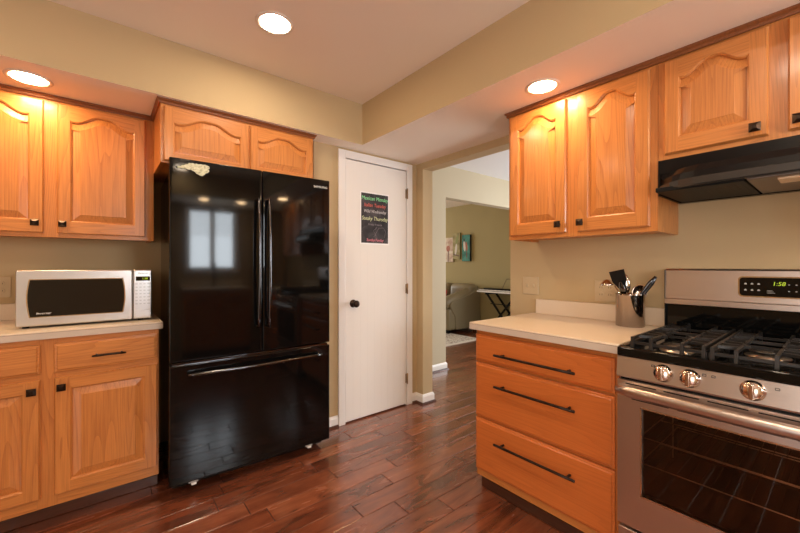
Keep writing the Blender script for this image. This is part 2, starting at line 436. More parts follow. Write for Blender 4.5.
# baseboards
def base_run(name, pts, h=.085, t=.013):
    b = MB()
    prof = [(0,0),(t,0),(t,h-.02),(t*.45,h-.004),(0,h)]
    rings = []
    P = [Vector(p) for p in pts]
    for i, p in enumerate(P):
        d0 = (P[i]-P[i-1]).normalized() if i else (P[1]-P[0]).normalized()
        d1 = (P[i+1]-P[i]).normalized() if i < len(P)-1 else d0
        n0 = Vector((-d0.y, d0.x)); n1 = Vector((-d1.y, d1.x)); nn = (n0+n1); nn = nn/nn.length_squared*2
        rings.append([b.bm.verts.new((p.x+nn.x*o_, p.y+nn.y*o_, z)) for o_, z in prof])
    b.loft(rings, WHITE, smooth=False)
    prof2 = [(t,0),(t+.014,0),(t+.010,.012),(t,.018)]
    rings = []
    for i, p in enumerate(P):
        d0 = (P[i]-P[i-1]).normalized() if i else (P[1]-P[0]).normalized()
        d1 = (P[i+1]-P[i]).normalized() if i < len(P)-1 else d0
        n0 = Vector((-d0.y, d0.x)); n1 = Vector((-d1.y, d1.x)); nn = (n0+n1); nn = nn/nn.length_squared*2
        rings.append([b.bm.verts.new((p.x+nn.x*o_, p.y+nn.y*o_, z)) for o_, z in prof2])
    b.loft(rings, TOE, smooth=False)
    return struct(b.build(name))
base_run('baseboard_pantry', [(1.386, YP), (1.19, YP)])
base_run('baseboard_opening', [(XW, 3.0), (XW, 2.37), (XB, 2.37), (XB, YP), (2.131, YP)])
base_run('baseboard_hall', [(3.14, 3.12), (3.14, 3.0), (XW, 3.0)])
base_run('baseboard_right', [(XB, 1.31), (XB, 1.478), (XW, 1.478), (XW, -1.7)])
base_run('baseboard_living_room', [(5.6, -1.7), (5.6, 8.3)])

# crown strip on top of the cupboards
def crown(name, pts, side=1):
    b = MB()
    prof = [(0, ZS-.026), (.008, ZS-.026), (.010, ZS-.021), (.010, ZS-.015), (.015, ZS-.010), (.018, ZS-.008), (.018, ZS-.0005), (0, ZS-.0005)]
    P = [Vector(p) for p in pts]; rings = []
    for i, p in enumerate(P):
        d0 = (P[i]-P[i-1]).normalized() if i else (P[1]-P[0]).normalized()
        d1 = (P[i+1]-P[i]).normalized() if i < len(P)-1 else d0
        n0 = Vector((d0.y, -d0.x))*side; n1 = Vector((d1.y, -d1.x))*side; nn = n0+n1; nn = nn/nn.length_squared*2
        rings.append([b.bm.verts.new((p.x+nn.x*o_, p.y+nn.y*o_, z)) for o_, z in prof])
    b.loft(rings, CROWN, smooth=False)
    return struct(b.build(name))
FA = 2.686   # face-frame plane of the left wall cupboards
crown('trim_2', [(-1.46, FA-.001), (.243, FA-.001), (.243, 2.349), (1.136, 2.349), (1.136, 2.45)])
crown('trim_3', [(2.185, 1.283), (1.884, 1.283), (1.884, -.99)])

# ------------------------------------------------------------------ cupboards
def outline(x0, x1, z0, z1, arch, n=28):
    """opening of a door frame: rectangle whose top is a cathedral curve; z1 is the shoulder height"""
    pts = [(x0, z0), (x1, z0)]
    if not arch: return pts+[(x1, z1), (x0, z1)]
    def sh(t):
        if t < .07 or t > .93: return -.10*math.sin(min(t, 1-t)/.07*PI/2)
        u = (t-.07)/.86; u = min(u, 1-u)*2
        return -.10+1.10*(0.5-0.5*math.cos(PI*min(1, u*1.18)))
    for i in range(n+1):
        t = i/n
        pts.append((x1-(x1-x0)*t, z1+arch*sh(t)))
    return pts
def inset(pts, d):
    n = len(pts); out = []
    for i in range(n):
        p0, p1, p2 = Vector(pts[i-1]), Vector(pts[i]), Vector(pts[(i+1) % n])
        a = (p1-p0); c = (p2-p1)
        if a.length < 1e-6: a = c
        a.normalize(); c.normalize()
        n0 = Vector((-a.y, a.x)); n1 = Vector((-c.y, c.x)); nn = n0+n1; nn = nn/max(nn.length_squared, .5)*2
        out.append((p1.x+nn.x*d, p1.y+nn.y*d))
    return out
def cab_door(parent, x0, x1, z0, z1, y, arch=0.0, rail=.058, knob=None, top=None, name='door', bot=None):
    """raised-panel door in the local frame: face towards -y, front at y"""
    b = MB(); W = x1-x0; H = z1-z0; T = .019
    ox0, ox1, oz0 = rail, W-rail, bot or rail
    ztop = H-(top if top else rail)-arch
    pts = outline(ox0, ox1, oz0, ztop, arch)
    e = .005
    def V(x, z, yy): return b.bm.verts.new((x, yy, z))
    # stiles and rails as separate planks with eased outer edge
    def plank(poly, m):
        b.prism(poly, lambda u, v, d_: (u, d_, v), 0.0, T, m)
    plank([(e, e), (ox0, e), (ox0, H-e), (e, H-e)], OZ); plank([(ox1, e), (W-e, e), (W-e, H-e), (ox1, H-e)], OZ)
    plank([(ox0, e), (ox1, e), (ox1, oz0), (ox0, oz0)], OX)
    if arch:
        cur = pts[2:]
        for (xa, za), (xb, zb) in zip(cur, cur[1:]):
            b.prism([(xa, za), (xa, H-e), (xb, H-e), (xb, zb)], lambda u, v, d_: (u, d_, v), 0.0, T, OX)
    else:
        plank([(ox0, ztop), (ox1, ztop), (ox1, H-e), (ox0, H-e)], OX)
    # routed outer edge
    r0 = [(e, e), (W-e, e), (W-e, H-e), (e, H-e)]; r1 = [(0, 0), (W, 0), (W, H), (0, H)]
    A = [V(x, z, 0) for x, z in r0]; B_ = [V(x, z, .003) for x, z in r0]; C_ = [V(x, z, .009) for x, z in r1]; D_ = [V(x, z, T) for x, z in r1]
    b.loft([A, B_, C_, D_], OZ, False, False, smooth=False)
    # moulded inner edge
    l0 = [V(x, z, 0) for x, z in pts]; l1 = [V(x, z, .0025) for x, z in inset(pts, .002)]; l2 = [V(x, z, .0050) for x, z in inset(pts, .006)]; l3 = [V(x, z, .014) for x, z in inset(pts, .008)]
    b.loft([l0, l1, l2, l3], OZ, False, False, smooth=False)
    o = b.build(name, parent, (x0, y, z0))
    # raised panel
    p = MB()
    def V2(q, yy): return [p.bm.verts.new((x, yy, z)) for x, z in q]
    sl = min(.030, (ox1-ox0)*.14)
    r = [V2(inset(pts, .006), .013), V2(inset(pts, .011), .012), V2(inset(pts, .010+sl), .0035), V2(inset(pts, .012+sl), .002)]
    p.loft(r, OZ, False, True, smooth=False)
    p.build('panel', o)
    if knob:
        kx, kz = knob[0]-x0, knob[1]-z0
        k = MB(); k.lathe((kx, 0, kz), (0,-1,0), ((.010,0),(.006,.004),(.006,.012),(.010,.016)), BRONZE, 12)
        s_ = .0165
        a0 = [k.bm.verts.new((kx+i*s_*.8, -.015, kz+j*s_*.8)) for i, j in ((-1,-1),(1,-1),(1,1),(-1,1))]
        a1 = [k.bm.verts.new((kx+i*s_, -.019, kz+j*s_)) for i, j in ((-1,-1),(1,-1),(1,1),(-1,1))]
        a2 = [k.bm.verts.new((kx+i*s_, -.022, kz+j*s_)) for i, j in ((-1,-1),(1,-1),(1,1),(-1,1))]
        a3 = [k.bm.verts.new((kx+i*.006, -.030, kz+j*.006)) for i, j in ((-1,-1),(1,-1),(1,1),(-1,1))]
        k.loft([a0, a1, a2, a3], BRONZE, smooth=False)
        q = k.build('knob', o); q['label'] = 'dark bronze square knob'
    return o
def drawer_front(parent, x0, x1, z0, z1, y, mat=None, pull=None, edge=.014):
    mat = mat or OX
    b = MB(); W = x1-x0; H = z1-z0
    def ringv(d, yy): return [b.bm.verts.new((x, yy, z)) for x, z in ((d, d), (W-d, d), (W-d, H-d), (d, H-d))]
    b.loft([ringv(0, .020), ringv(0, .008), ringv(.003, .0055), ringv(edge-.003, .0045), ringv(edge, .001), ringv(edge+.002, 0)], mat, True, True, smooth=False)
    o = b.build('drawer', parent, (x0, y, z0))
    if pull:
        cx, cz, L, kind = pull; cx -= x0; cz -= z0
        k = MB()
        if kind == 'bar':
            k.tube([(cx-L/2, -.034, cz), (cx-L/4, -.034, cz), (cx+L/4, -.034, cz), (cx+L/2, -.034, cz)], .0062, HANDLE_B, 12)
            for s_ in (-1, 1): k.cyl((cx+s_*(L/2-.035), .002, cz), (cx+s_*(L/2-.035), -.034, cz), .0055, HANDLE_B, 10)
        else:
            k.tube([(cx-L/2, -.024, cz-.002), (cx-L/4, -.028, cz), (cx, -.029, cz), (cx+L/4, -.028, cz), (cx+L/2, -.024, cz-.002)], [.004, .006, .0055, .006, .004], HANDLE_B, 10)
            for s_ in (-1, 1): k.cyl((cx+s_*(L/2-.018), .002, cz), (cx+s_*(L/2-.018), -.026, cz), .005, HANDLE_B, 10)
        q = k.build('pull', o); q['label'] = 'dark bronze bar pull'
    return o
def carcass(parent, W, D, z0, z1, stiles, rails=(), ft=.019, name='body', toe=0.0):
    """closed box with a face frame in front: local x 0..W, frame front at y=0"""
    b = MB(); FW = .038
    b.box(0, .016, ft, D, z0, z1, OZ); b.box(W-.016, W, ft, D, z0, z1, OZ)
    b.box(.016, W-.016, ft, D, z0+.012, z0+.026, OY); b.box(.016, W-.016, ft, D, z1-.016, z1, OY); b.box(.016, W-.016, D-.006, D, z0+.02, z1-.016, OZ)
    for a, c in stiles: b.box(a, c, 0, ft, z0, z1, OZ, .001, 1)
    s_ = sorted(stiles)
    for a, c in rails:
        for (p, q), (r_, t_) in zip(s_, s_[1:]): b.box(q, r_, 0.0005, ft, a, c, OX)
    o = b.build(name, parent)
    if toe:
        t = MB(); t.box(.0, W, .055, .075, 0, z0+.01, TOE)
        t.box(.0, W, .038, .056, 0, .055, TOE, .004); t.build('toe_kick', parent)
    return o

# --- wall cupboards, left of the refrigerator
def upper_pair(name, loc, rz, W, z0, z1, doors, D, label, arch, knobs, rail=.052, group='oak wall cabinets', mid=None):
    t = thing(name, loc, rz, label, 'cabinet', group)
    st = [(0, doors[0][0]+.012), (doors[-1][1]-.012, W)]
    if len(doors) > 1: st.insert(1, (doors[0][1]-.012, doors[1][0]+.012))
    carcass(t, W, D, z0, z1, st, ((z0, z0+.035), (z1-.055, z1)))
    for (a, c), k in zip(doors, knobs):
        cab_door(t, a, c, z0+.022, z1-.036, -.0195, arch, rail, k, .037, bot=.064)
    return t
X0 = -.640
wall_l = upper_pair('wall_cabinet', (X0, FA, 0), 0, .883, 1.372, ZS-.001, [(.010, .400), (.452, .840)], .31,
    'oak double-door wall cabinet above the silver microwave', .045, [(.368, 1.444), (.474, 1.444)])
c2 = copy_tree(wall_l); c2.location = (X0-.884, FA, 0); c2['label'] = 'oak double-door wall cabinet left of the one over the microwave'
# --- cupboard over the refrigerator
over = thing('wall_cabinet', (.243, 2.35, 0), 0, 'deep short oak cabinet above the black refrigerator', 'cabinet', 'oak wall cabinets')
carcass(over, .892, .64, 1.782, ZS-.001, [(0, .03), (.440, .480), (.862, .892)], ((1.782, 1.80), (ZS-.05, ZS-.001)))
cab_door(over, .014, .455, 1.792, ZS-.040, -.0195, .043, .044, None, .040)
cab_door(over, .465, .880, 1.792, ZS-.040, -.0195, .043, .044, None, .040)
# --- right hand wall
RB = R(-90)
right_tall = upper_pair('wall_cabinet', (1.886, 1.282, 0), RB, .755, 1.372, ZS-.001, [(.018, .352), (.410, .727)], .303,
    'tall oak double-door wall cabinet above the white counter, left of the range hood', .046, [(.316, 1.438), (.432, 1.438)])
right_short = upper_pair('wall_cabinet', (1.886, .5265, 0), RB, .765, 1.674, ZS-.001, [(.026, .343), (.392, .739)], .303,
    'short oak wall cabinet directly above the black range hood', .042, [(.310, 1.727), (.420, 1.727)], .050)
c3 = copy_tree(right_tall); c3.location = (1.886, -.2395, 0); c3['label'] = 'tall oak double-door wall cabinet on the far side of the range hood'

# --- base cupboards, left
def base_left(x, label):
    t = thing('base_cabinet', (x, 2.397, 0), 0, label, 'cabinet', 'oak base cabinets')
    carcass(t, .880, .60, .075, .875, [(0, .028), (.402, .474), (.852, .880)], ((.075, .14), (.672, .724), (.842, .875)), toe=.075)
    for a, c, kn in ((.016, .414, (.387, .640)), (.462, .872, (.488, .642))):
        cab_door(t, a, c, .128, .686, -.0195, 0, .056, kn)
        drawer_front(t, a, c, .712, .850, -.0195, OX, ((a+c)/2, .776, .135, 'arch'), .012)
    return t
base_l = base_left(X0, 'oak base cabinet with two drawers and two doors under the microwave counter')
c4 = copy_tree(base_l); c4.location = (X0-.881, 2.397, 0); c4['label'] = 'oak base cabinet left of the one beneath the microwave'
# --- drawer unit, right
dr = thing('drawer_cabinet', (1.590, 1.285, 0), RB, 'oak three-drawer base cabinet with long black bar pulls, beside the range', 'cabinet', 'oak base cabinets')
carcass(dr, .712, .595, .085, .875, [(0, .03), (.682, .712)], ((.085, .15), (.395, .42), (.69, .72), (.842, .875)), toe=.085)
for a, c, pz in ((.709, .852, .766), (.412, .699, .606), (.125, .402, .314)):
    drawer_front(dr, .004, .700, a, c, -.0200, DRW, (.354, pz, .408, 'bar'), .012)
c5 = copy_tree(dr); c5.location = (1.590, -.205, 0); c5['label'] = 'oak three-drawer base cabinet on the far side of the range'

# --- counters
def counter(name, loc, rz, W, D, label, sp0, sp1):
    t = thing(name, loc, rz, label, 'countertop', 'cream laminate countertops')
    b = MB(); b.box(0, W, 0, D, .876, .914, LAM, .002)
    b.box(.001, W-.001, -.0006, .001, .878, .905, LAMEDGE); b.box(W-.001, W+.0006, .001, D, .878, .905, LAMEDGE); b.box(-.0006, .001, .001, D, .878, .905, LAMEDGE)
    b.box(-.0004, W+.0004, -.0008, .001, .9055, .907, SEAM)
    b.build('worktop', t)
    b = MB(); b.box(sp0, sp1, D-.020, D, .9142, 1.006, LAM, .003); b.build('backsplash', t)
    return t
counter('countertop', (X0-.88, 2.371, 0), 0, 1.776, .628, 'cream laminate countertop carrying the silver microwave', .0, 1.776)
counter('countertop', (1.552, 1.306, 0), RB, .740, .637, 'cream laminate countertop with the utensil crock, beside the range', .030, .740)
counter('countertop', (1.552, -.203, 0), RB, .740, .637, 'cream laminate countertop on the far side of the range', 0, .740)

# --- sink run under the window behind the viewer (seen in the refrigerator's gloss)
sk = copy_tree(base_l); sk.location = (1.42, -1.13, 0); sk.rotation_euler = (0, 0, PI); sk['label'] = 'oak base cabinet beneath the sink window'
sc_ = counter('countertop', (1.43, -1.105, 0), PI, .9, .62, 'cream laminate countertop under the sink window', 0, .9)
fc = thing('kitchen_faucet', (.98, -1.60, .9145), 0, 'dark gooseneck faucet in front of the sink window', 'faucet')
b = MB(); b.lathe((0,0,0), (0,0,1), ((.03,0),(.028,.01),(.018,.03),(.016,.10)), BRONZE)
b.tube([(0,0,.09),(0,0,.26),(0,.01,.31),(0,.04,.35),(0,.08,.36),(0,.12,.345),(0,.15,.30),(0,.155,.26)], .012, BRONZE, 12); b.build('spout', fc)
b = MB(); b.tube([(.016,0,.07),(.05,0,.085),(.10,0,.12)], .006, BRONZE, 8); b.build('lever', fc)
for x, lb in ((.62, 'oak wall cabinet to one side of the sink window'), (1.62+.755-.19, None)):
    pass

# ------------------------------------------------------------------ refrigerator
fr = thing('refrigerator', (.266, 2.205, 0), R(-2), 'black glossy French-door refrigerator with bottom freezer drawer', 'refrigerator')
FWD = .904
b = MB(); b.box(.012, FWD-.030, .085, .70, .045, 1.742, BLACKG, .006)
b.box(.02, FWD-.02, .09, .69, .022, .048, BLACKM)
for xx in (.06, FWD-.10):
    for yy in (.13, .60): b.cyl((xx, yy, .018), (xx+.03, yy, .018), .018, BLACKM, 16)
for x in (.03, .79): b.box(x, x+.08, .03, .16, 1.742, 1.765, BLACKM, .004)
b.build('body', fr)
def curved_door(x0, x1, z0, z1, bulge):
    b = MB(); n = 18; r0 = []
    def prof(t):
        e = min(t, 1-t)*(x1-x0)
        rnd = .006*(1-math.sqrt(max(0, 1-((.006-min(e, .006))/.006)**2)))
        # gentle crown across the whole width of the appliance
        X = x0+(x1-x0)*t; g = (2*X/FWD-1)
        return bulge*g*g+rnd
    ts = [0, .002, .005, .009, .014, .028]+[.05+.9*i/n for i in range(n+1)]+[.972, .986, .991, .995, .998, 1]
    front = [(x0+(x1-x0)*t, prof(t)) for t in ts]
    poly = front+[(x1, .075), (x0, .075)]
    c = .004
    def rg(z, dd):
        out = []
        for i, (x, y) in enumerate(poly):
            out.append(b.bm.verts.new((min(max(x, x0+dd), x1-dd), y+dd if i < len(front) else y, z)))
        return out
    b.loft([rg(z0, c), rg(z0+c*.3, c*.3), rg(z0+c, 0), rg(z0+c+.003, 0), rg(z0+c+.006, 0), rg(z1-c-.006, 0), rg(z1-c-.003, 0), rg(z1-c, 0), rg(z1-c*.3, c*.3), rg(z1, c)], BLACKG, smooth=True)
    return b
dl = curved_door(0, .4660, .716, 1.783, .002).build('door', fr)
drr = curved_door(.4700, FWD, .716, 1.783, .002).build('door', fr)
fz = curved_door(0, FWD, .074, .698, .002).build('freezer_drawer', fr)
for d_, x in ((dl, .438), (drr, .498)):
    b = MB()
    pts = []
    for i in range(15):
        t = i/14; z = .86+.75*t
        pts.append((x, -.028-.022*math.sin(PI*t), z))
    b.tube([(x, .004, .872), (x, -.018, .866)]+pts+[(x, -.018, 1.604), (x, .004, 1.598)], .0085, CHROMEB, 12, 1.2)
    o = b.build('handle', d_); o['label'] = 'black chrome bowed handle'
b = MB(); pts = []
for i in range(19):
    t = i/18; pts.append((.085+.745*t, -.026-.020*math.sin(PI*t), .648))
b.tube([(.098, .004, .648), (.09, -.016, .648)]+pts+[(.825, -.016, .648), (.817, .004, .648)], .010, CHROMEB, 12, 1.1)
o = b.build('handle', fz); o['label'] = 'black chrome bowed handle'
b = MB()
b.box(.012, FWD-.012, .01, .075, .696, .710, CHROMEB, .002); b.build('door_gasket', fr)
for x in (.090, .745):
    b = MB(); b.box(x, x+.045, .020, .055, .056, .070, PRINT_G, .002); b.box(x+.012, x+.036, .014, .05, .046, .058, WHITE, .002)
    o = b.build('foot', fr); o['label'] = 'small white levelling foot'
text('SAMSUNG', 'badge', .020, PRINT_W, drr, (.838, .0004, 1.733), (R(90), 0, 0), sx=1.05)
# state-map magnet
_mp = [(245,172),(256,168),(266,170),(276,163),(290,162),(300,156),(312,157),(318,149),(330,152),(342,150),(352,157),(364,154),(376,160),(390,158),(404,163),(418,162),(430,168),(444,173),(449,186),(441,194),(446,206),(438,216),(424,220),(414,230),(402,237),(388,234),(376,226),(364,220),(355,208),(343,202),(332,194),(316,194),(300,186),(284,187),(268,182),(254,182)]
mg = [((X-245)*.00081, (172+.16*(X-245)-Y)*.00092+.055) for X, Y in _mp][::-1]
MAGN = blotchy('speckled_cream_magnet', [(0.30, 0.30, 0.18), (0.62, 0.62, 0.42), (0.72, 0.70, 0.55)], 90, .5)
b = MB(); b.prism([(u, v) for u, v in mg], lambda u, v, d_: (u, d_, v), 0, .003, BLACKM)
cx_, cz_ = .095, .058
b.prism([(cx_+(u-cx_)*.93, cz_+(v-cz_)*.88) for u, v in mg], lambda u, v, d_: (u, d_, v), -.0012, 0, MAGN)
tag(b.build('magnet', None, (0.2919, 2.2007, 1.680), (0, 0, R(-2))), 'cream speckled state-shaped magnet on the upper left refrigerator door', 'magnet')

# ------------------------------------------------------------------ microwave
mw = thing('microwave', (-.322, 2.50, .9145), 0, 'silver microwave oven on the left countertop', 'microwave')
MW, MH, MD = .540, .284, .40
b = MB(); b.box(.004, MW-.004, .022, MD, .016, MH-.004, simple('microwave_case', (.55, .54, .53), .35, metal=.8), .006); b.build('body', mw)
def front_slab(b, x0, x1, z0, z1, y0, y1, m, r=.012, bev=.006):
    def rr(d, k=5):
        pts = []
        for cx, cz, a0 in ((x1-r, z1-r, 0), (x0+r, z1-r, 90), (x0+r, z0+r, 180), (x1-r, z0+r, 270)):
            for i in range(k+1):
                a = R(a0+90*i/k); pts.append((cx+(r-d)*math.cos(a), cz+(r-d)*math.sin(a)))
        return pts
    b.loft([[b.bm.verts.new((u, y, v)) for u, v in rr(d)] for y, d in ((y1, 0), (y0+bev, 0), (y0+bev*.3, bev*.3), (y0, bev))], m)
b = MB(); front_slab(b, 0, .452, .010, MH, 0, .022, STEEL_M, .010)
md = b.build('door', mw)
def bowed(x0, x1, z0, z1, bow, n=10):
    pts = []
    for i in range(n+1): t = i/n; pts.append((x0+(x1-x0)*t, z0))
    for i in range(1, n+1): t = i/n; pts.append((x1+bow*math.sin(PI*t), z0+(z1-z0)*t))
    for i in range(1, n+1): t = i/n; pts.append((x1-(x1-x0)*t, z1))
    for i in range(1, n): t = i/n; pts.append((x0-bow*math.sin(PI*t), z1-(z1-z0)*t))
    return pts
b = MB(); b.prism(bowed(.046, .410, .052, .240, .010), lambda u, v, d_: (u, d_, v), -.001, .0, CHROME)
b.prism(bowed(.050, .406, .056, .236, .009), lambda u, v, d_: (u, d_, v), -.0018, -.0009, simple('microwave_window', (.006,.005,.005), .05))
o = b.build('window', md); o['label'] = 'black glass window'
text('Inverter', 'lettering', .015, PRINT_W, md, (.097, -.0024, .072), (R(90), 0, 0), sx=1.1, shear=.3)
b = MB(); front_slab(b, .4545, MW, .010, MH, 0, .022, STEEL_M, .006)
mp_ = b.build('control_panel', mw)
b = MB(); b.box(.466, .530, -.001, 0, .222, .246, BLACKG)
b.build('display', mp_)
text('1:58', 'clock_digits', .016, GREEN_LED, mp_, (.507, -.0014, .234), (R(90), 0, 0))
text('Panasonic', 'lettering', .0115, PRINT_D, mp_, (.500, -.0006, .264), (R(90), 0, 0))
b = MB()
for r_ in range(7):
    for c_ in range(4):
        xx = .464+c_*.018; zz = .205-r_*.0185
        b.box(xx, xx+(.010 if c_ in (0, 1, 2) else .014), -.0006, 0, zz-.003, zz+.003, PRINT_G)
b.build('keypad', mp_)
b = MB(); front_slab(b, .462, .534, .018, .060, -.003, .0, STEEL_M, .006, .002); b.build('door_button', mp_)
for x in (.03, MW-.05):
    for y in (.05, MD-.06):
        b = MB(); b.cyl((x, y, 0), (x, y, .017), .013, BLACKM, 12); b.build('foot', mw)

# ------------------------------------------------------------------ outlets
def outlet(loc, rz, label, kinds):
    t = thing('outlet' if kinds == 'o' else 'switch_plate', loc, rz, label, 'outlet' if kinds == 'o' else 'switch', None)
    w_ = .115 if len(kinds) > 1 or kinds == 's' else .078
    b = MB(); b.box(-w_/2, w_/2, -.006, 0, -.058, .058, PLATE, .003)
    xs = (-.023, .023) if w_ > .1 else (0,)
    for x in xs:
        if kinds.startswith('o'):
            for z in (-.02, .02):
                b.lathe((x, -.006, z), (0,-1,0), ((.0155,0),(.015,.002)), PLATE, 16)
                for s_ in (-.006, .006): b.box(x+s_-.001, x+s_+.001, -.0086, -.0078, z-.004, z+.005, PLATEH)
        else: b.box(x-.005, x+.005, -.012, -.005, -.010, .010, PLATE, .001)
    b.build('plate', t)
outlet((2.1897, .860, 1.078), RB, 'almond outlet plate on the wall behind the utensil crock', 'oo')
outlet((2.1897, 1.322, 1.090), RB, 'almond double switch plate above the end of the right backsplash', 'ss')
outlet((-.44, 2.9997, 1.100), 0, 'almond outlet plate on the wall left of the microwave', 'o')

# ------------------------------------------------------------------ range hood
hd = thing('range_hood', (0, 0, 0), 0, 'black under-cabinet range hood above the gas range', 'range hood')
b = MB(); b.box(1.867, 2.188, -.236, .521, 1.613, 1.6735, BLACKS, .002)
b.box(1.869, 2.188, -.234, .519, 1.546, 1.613, BLACKS)
b.box(1.860, 2.188, .511, .519, 1.520, 1.613, BLACKS); b.box(1.860, 2.188, -.234, -.226, 1.520, 1.613, BLACKS); b.box(2.150, 2.188, -.226, .511, 1.520, 1.613, BLACKS)
hb = b.build('hood_shell', hd)
def vis(dx):   # plan of the visor, rounded towards its ends
    half = [(1.872, .516), (1.846, .508), (1.815, .484), (1.785, .458), (1.763, .425), (1.751, .380), (1.746, .300), (1.745, .2)]
    pts = [(x+dx*(1 if x < 1.86 else 0), y-dx*.6*(1 if x < 1.86 else 0)) for x, y in half]
    return pts+[(x, .285-y) for x, y in reversed(pts)]
b = MB()
rings = []
for dx, z in ((.030, 1.612), (.010, 1.585), (.008, 1.562), (-.002, 1.558), (0, 1.534), (.006, 1.529), (.024, 1.529), (.024, 1.545)):
    rings.append([b.bm.verts.new((x, y, z)) for x, y in vis(dx)])
b.loft(rings[:3], BLACKS, False, False, smooth=False); b.loft(rings[2:], simple('hood_lip', (.07,.065,.06), .25, metal=.5), False, False, smooth=False)
b.build('visor', hd)
b = MB(); b.prism(vis(.022), lambda u, v, d_: (u, v, d_), 1.540, 1.545, BLACKM)
b.build('underside', hd)
b = MB(); b.box(1.775, 2.15, .235, .505, 1.523, 1.541, BLACKM, .002)
for k in range(12): b.box(1.80, 2.13, .250+.020*k, .2515+.020*k, 1.5225, 1.5235, BLACKM)
o = b.build('grease_filter', hd); o['label'] = 'black mesh filter'
b = MB(); b.box(1.770, 2.15, -.226, .228, 1.523, 1.541, simple('hood_panel', (.20,.16,.13), .35, metal=.5), .002); b.build('lamp_panel', hd)
b = MB(); b.box(1.80, 1.90, -.06, .155, 1.517, 1.525, simple('lamp_lens', (.80,.62,.42), .35), .003); b.build('lamp_lens', hd)

# ------------------------------------------------------------------ gas range
# local frame: x to the right as seen from the front, y into the wall, front face at y = 0
rg = thing('gas_range', (1.530, .561, 0), RB, 'stainless steel gas range with black cooktop and clock panel', 'range')
RW = .760
b = MB(); b.box(.003, RW-.003, .030, .64, .03, .875, STEEL_Y); b.box(.02, RW-.02, .05, .6, 0, .03, BLACKM)
# oven cavity is cut in front by building the body as a frame
b.bm.free(); b = MB()
b.box(.003, .045, .030, .64, .03, .875, STEEL_Y); b.box(RW-.045, RW-.003, .030, .64, .03, .875, STEEL_Y)
b.box(.045, RW-.045, .60, .64, .03, .875, CAVITY); b.box(.045, RW-.045, .030, .60, .72, .875, CAVITY); b.box(.045, RW-.045, .030, .60, .03, .33, CAVITY)
b.box(.045, .048, .031, .60, .33, .72, CAVITY); b.box(RW-.048, RW-.045, .031, .60, .33, .72, CAVITY)
b.box(.03, RW-.03, .06, .58, 0, .03, BLACKM)
b.build('body', rg)
# control panel, leaning back a little
b = MB(); b.prism([(.0, .800), (-.004, .806), (.006, .876), (.030, .876), (.030, .800)], lambda u, v, d_: (d_, u, v), .0, RW, STEEL_Y)
cp = b.build('control_panel', rg)
for x in (.149, .225, .378, .535, .611):
    k = MB(); nx = Vector((0, -1, .12)).normalized(); c0 = Vector((x, -.0005, .842))
    k.lathe(c0, nx, ((.030,0),(.030,.004),(.027,.006),(.026,.017),(.023,.021),(.0,.022)), KNOBM, 28)
    a = c0+nx*.020
    k.box(x-.0065, x+.0065, a.y-.016, a.y+.002, a.z-.024, a.z+.024, KNOBM, .003)
    o = k.build('knob', cp); o['label'] = 'chrome control knob'
for x, z in ((.118, .861), (.262, .861), (.285, .861), (.430, .858), (.575, .861)):
    b = MB(); b.box(x-.005, x+.005, -.0012, .004, z-.0035, z-.0025, PRINT_D); b.box(x-.005, x+.005, -.0004, .004, z+.0025, z+.0035, PRINT_D); b.box(x-.005, x-.004, -.0012, .004, z-.003, z+.003, PRINT_D); b.box(x+.004, x+.005, -.0012, .004, z-.003, z+.003, PRINT_D); b.build('burner_mark', cp)
# cooktop
b = MB(); b.box(-.001, RW+.001, .0, .030, .877, .912, BLACKG, .006)
b.box(-.001, .022, .030, .585, .890, .914, BLACKG, .004); b.box(RW-.022, RW+.001, .030, .585, .890, .914, BLACKG, .004)
b.box(.0, RW, .030, .60, .876, .897, BLACKG); b.box(.0, RW, .570, .60, .897, .925, BLACKG, .004)
b.build('cooktop', rg)
for x, y, r_ in ((.150, .165, .045), (.150, .44, .036), (.380, .30, .050), (.610, .165, .040), (.610, .44, .036)):
    k = MB(); k.lathe((x, y, .897), (0,0,1), ((r_+.012,0),(r_+.010,.003),(r_*.9,.005),(r_*.9,.014)), simple('burner_ring', (.55,.50,.45), .3, metal=1) if 'burner_ring' not in bpy.data.materials else bpy.data.materials['burner_ring'], 28)
    k.lathe((x, y, .911), (0,0,1), ((r_*.95,0),(r_,.002),(r_,.007),(r_*.8,.010),(0,.011)), IRON, 28)
    k.build('burner', rg)
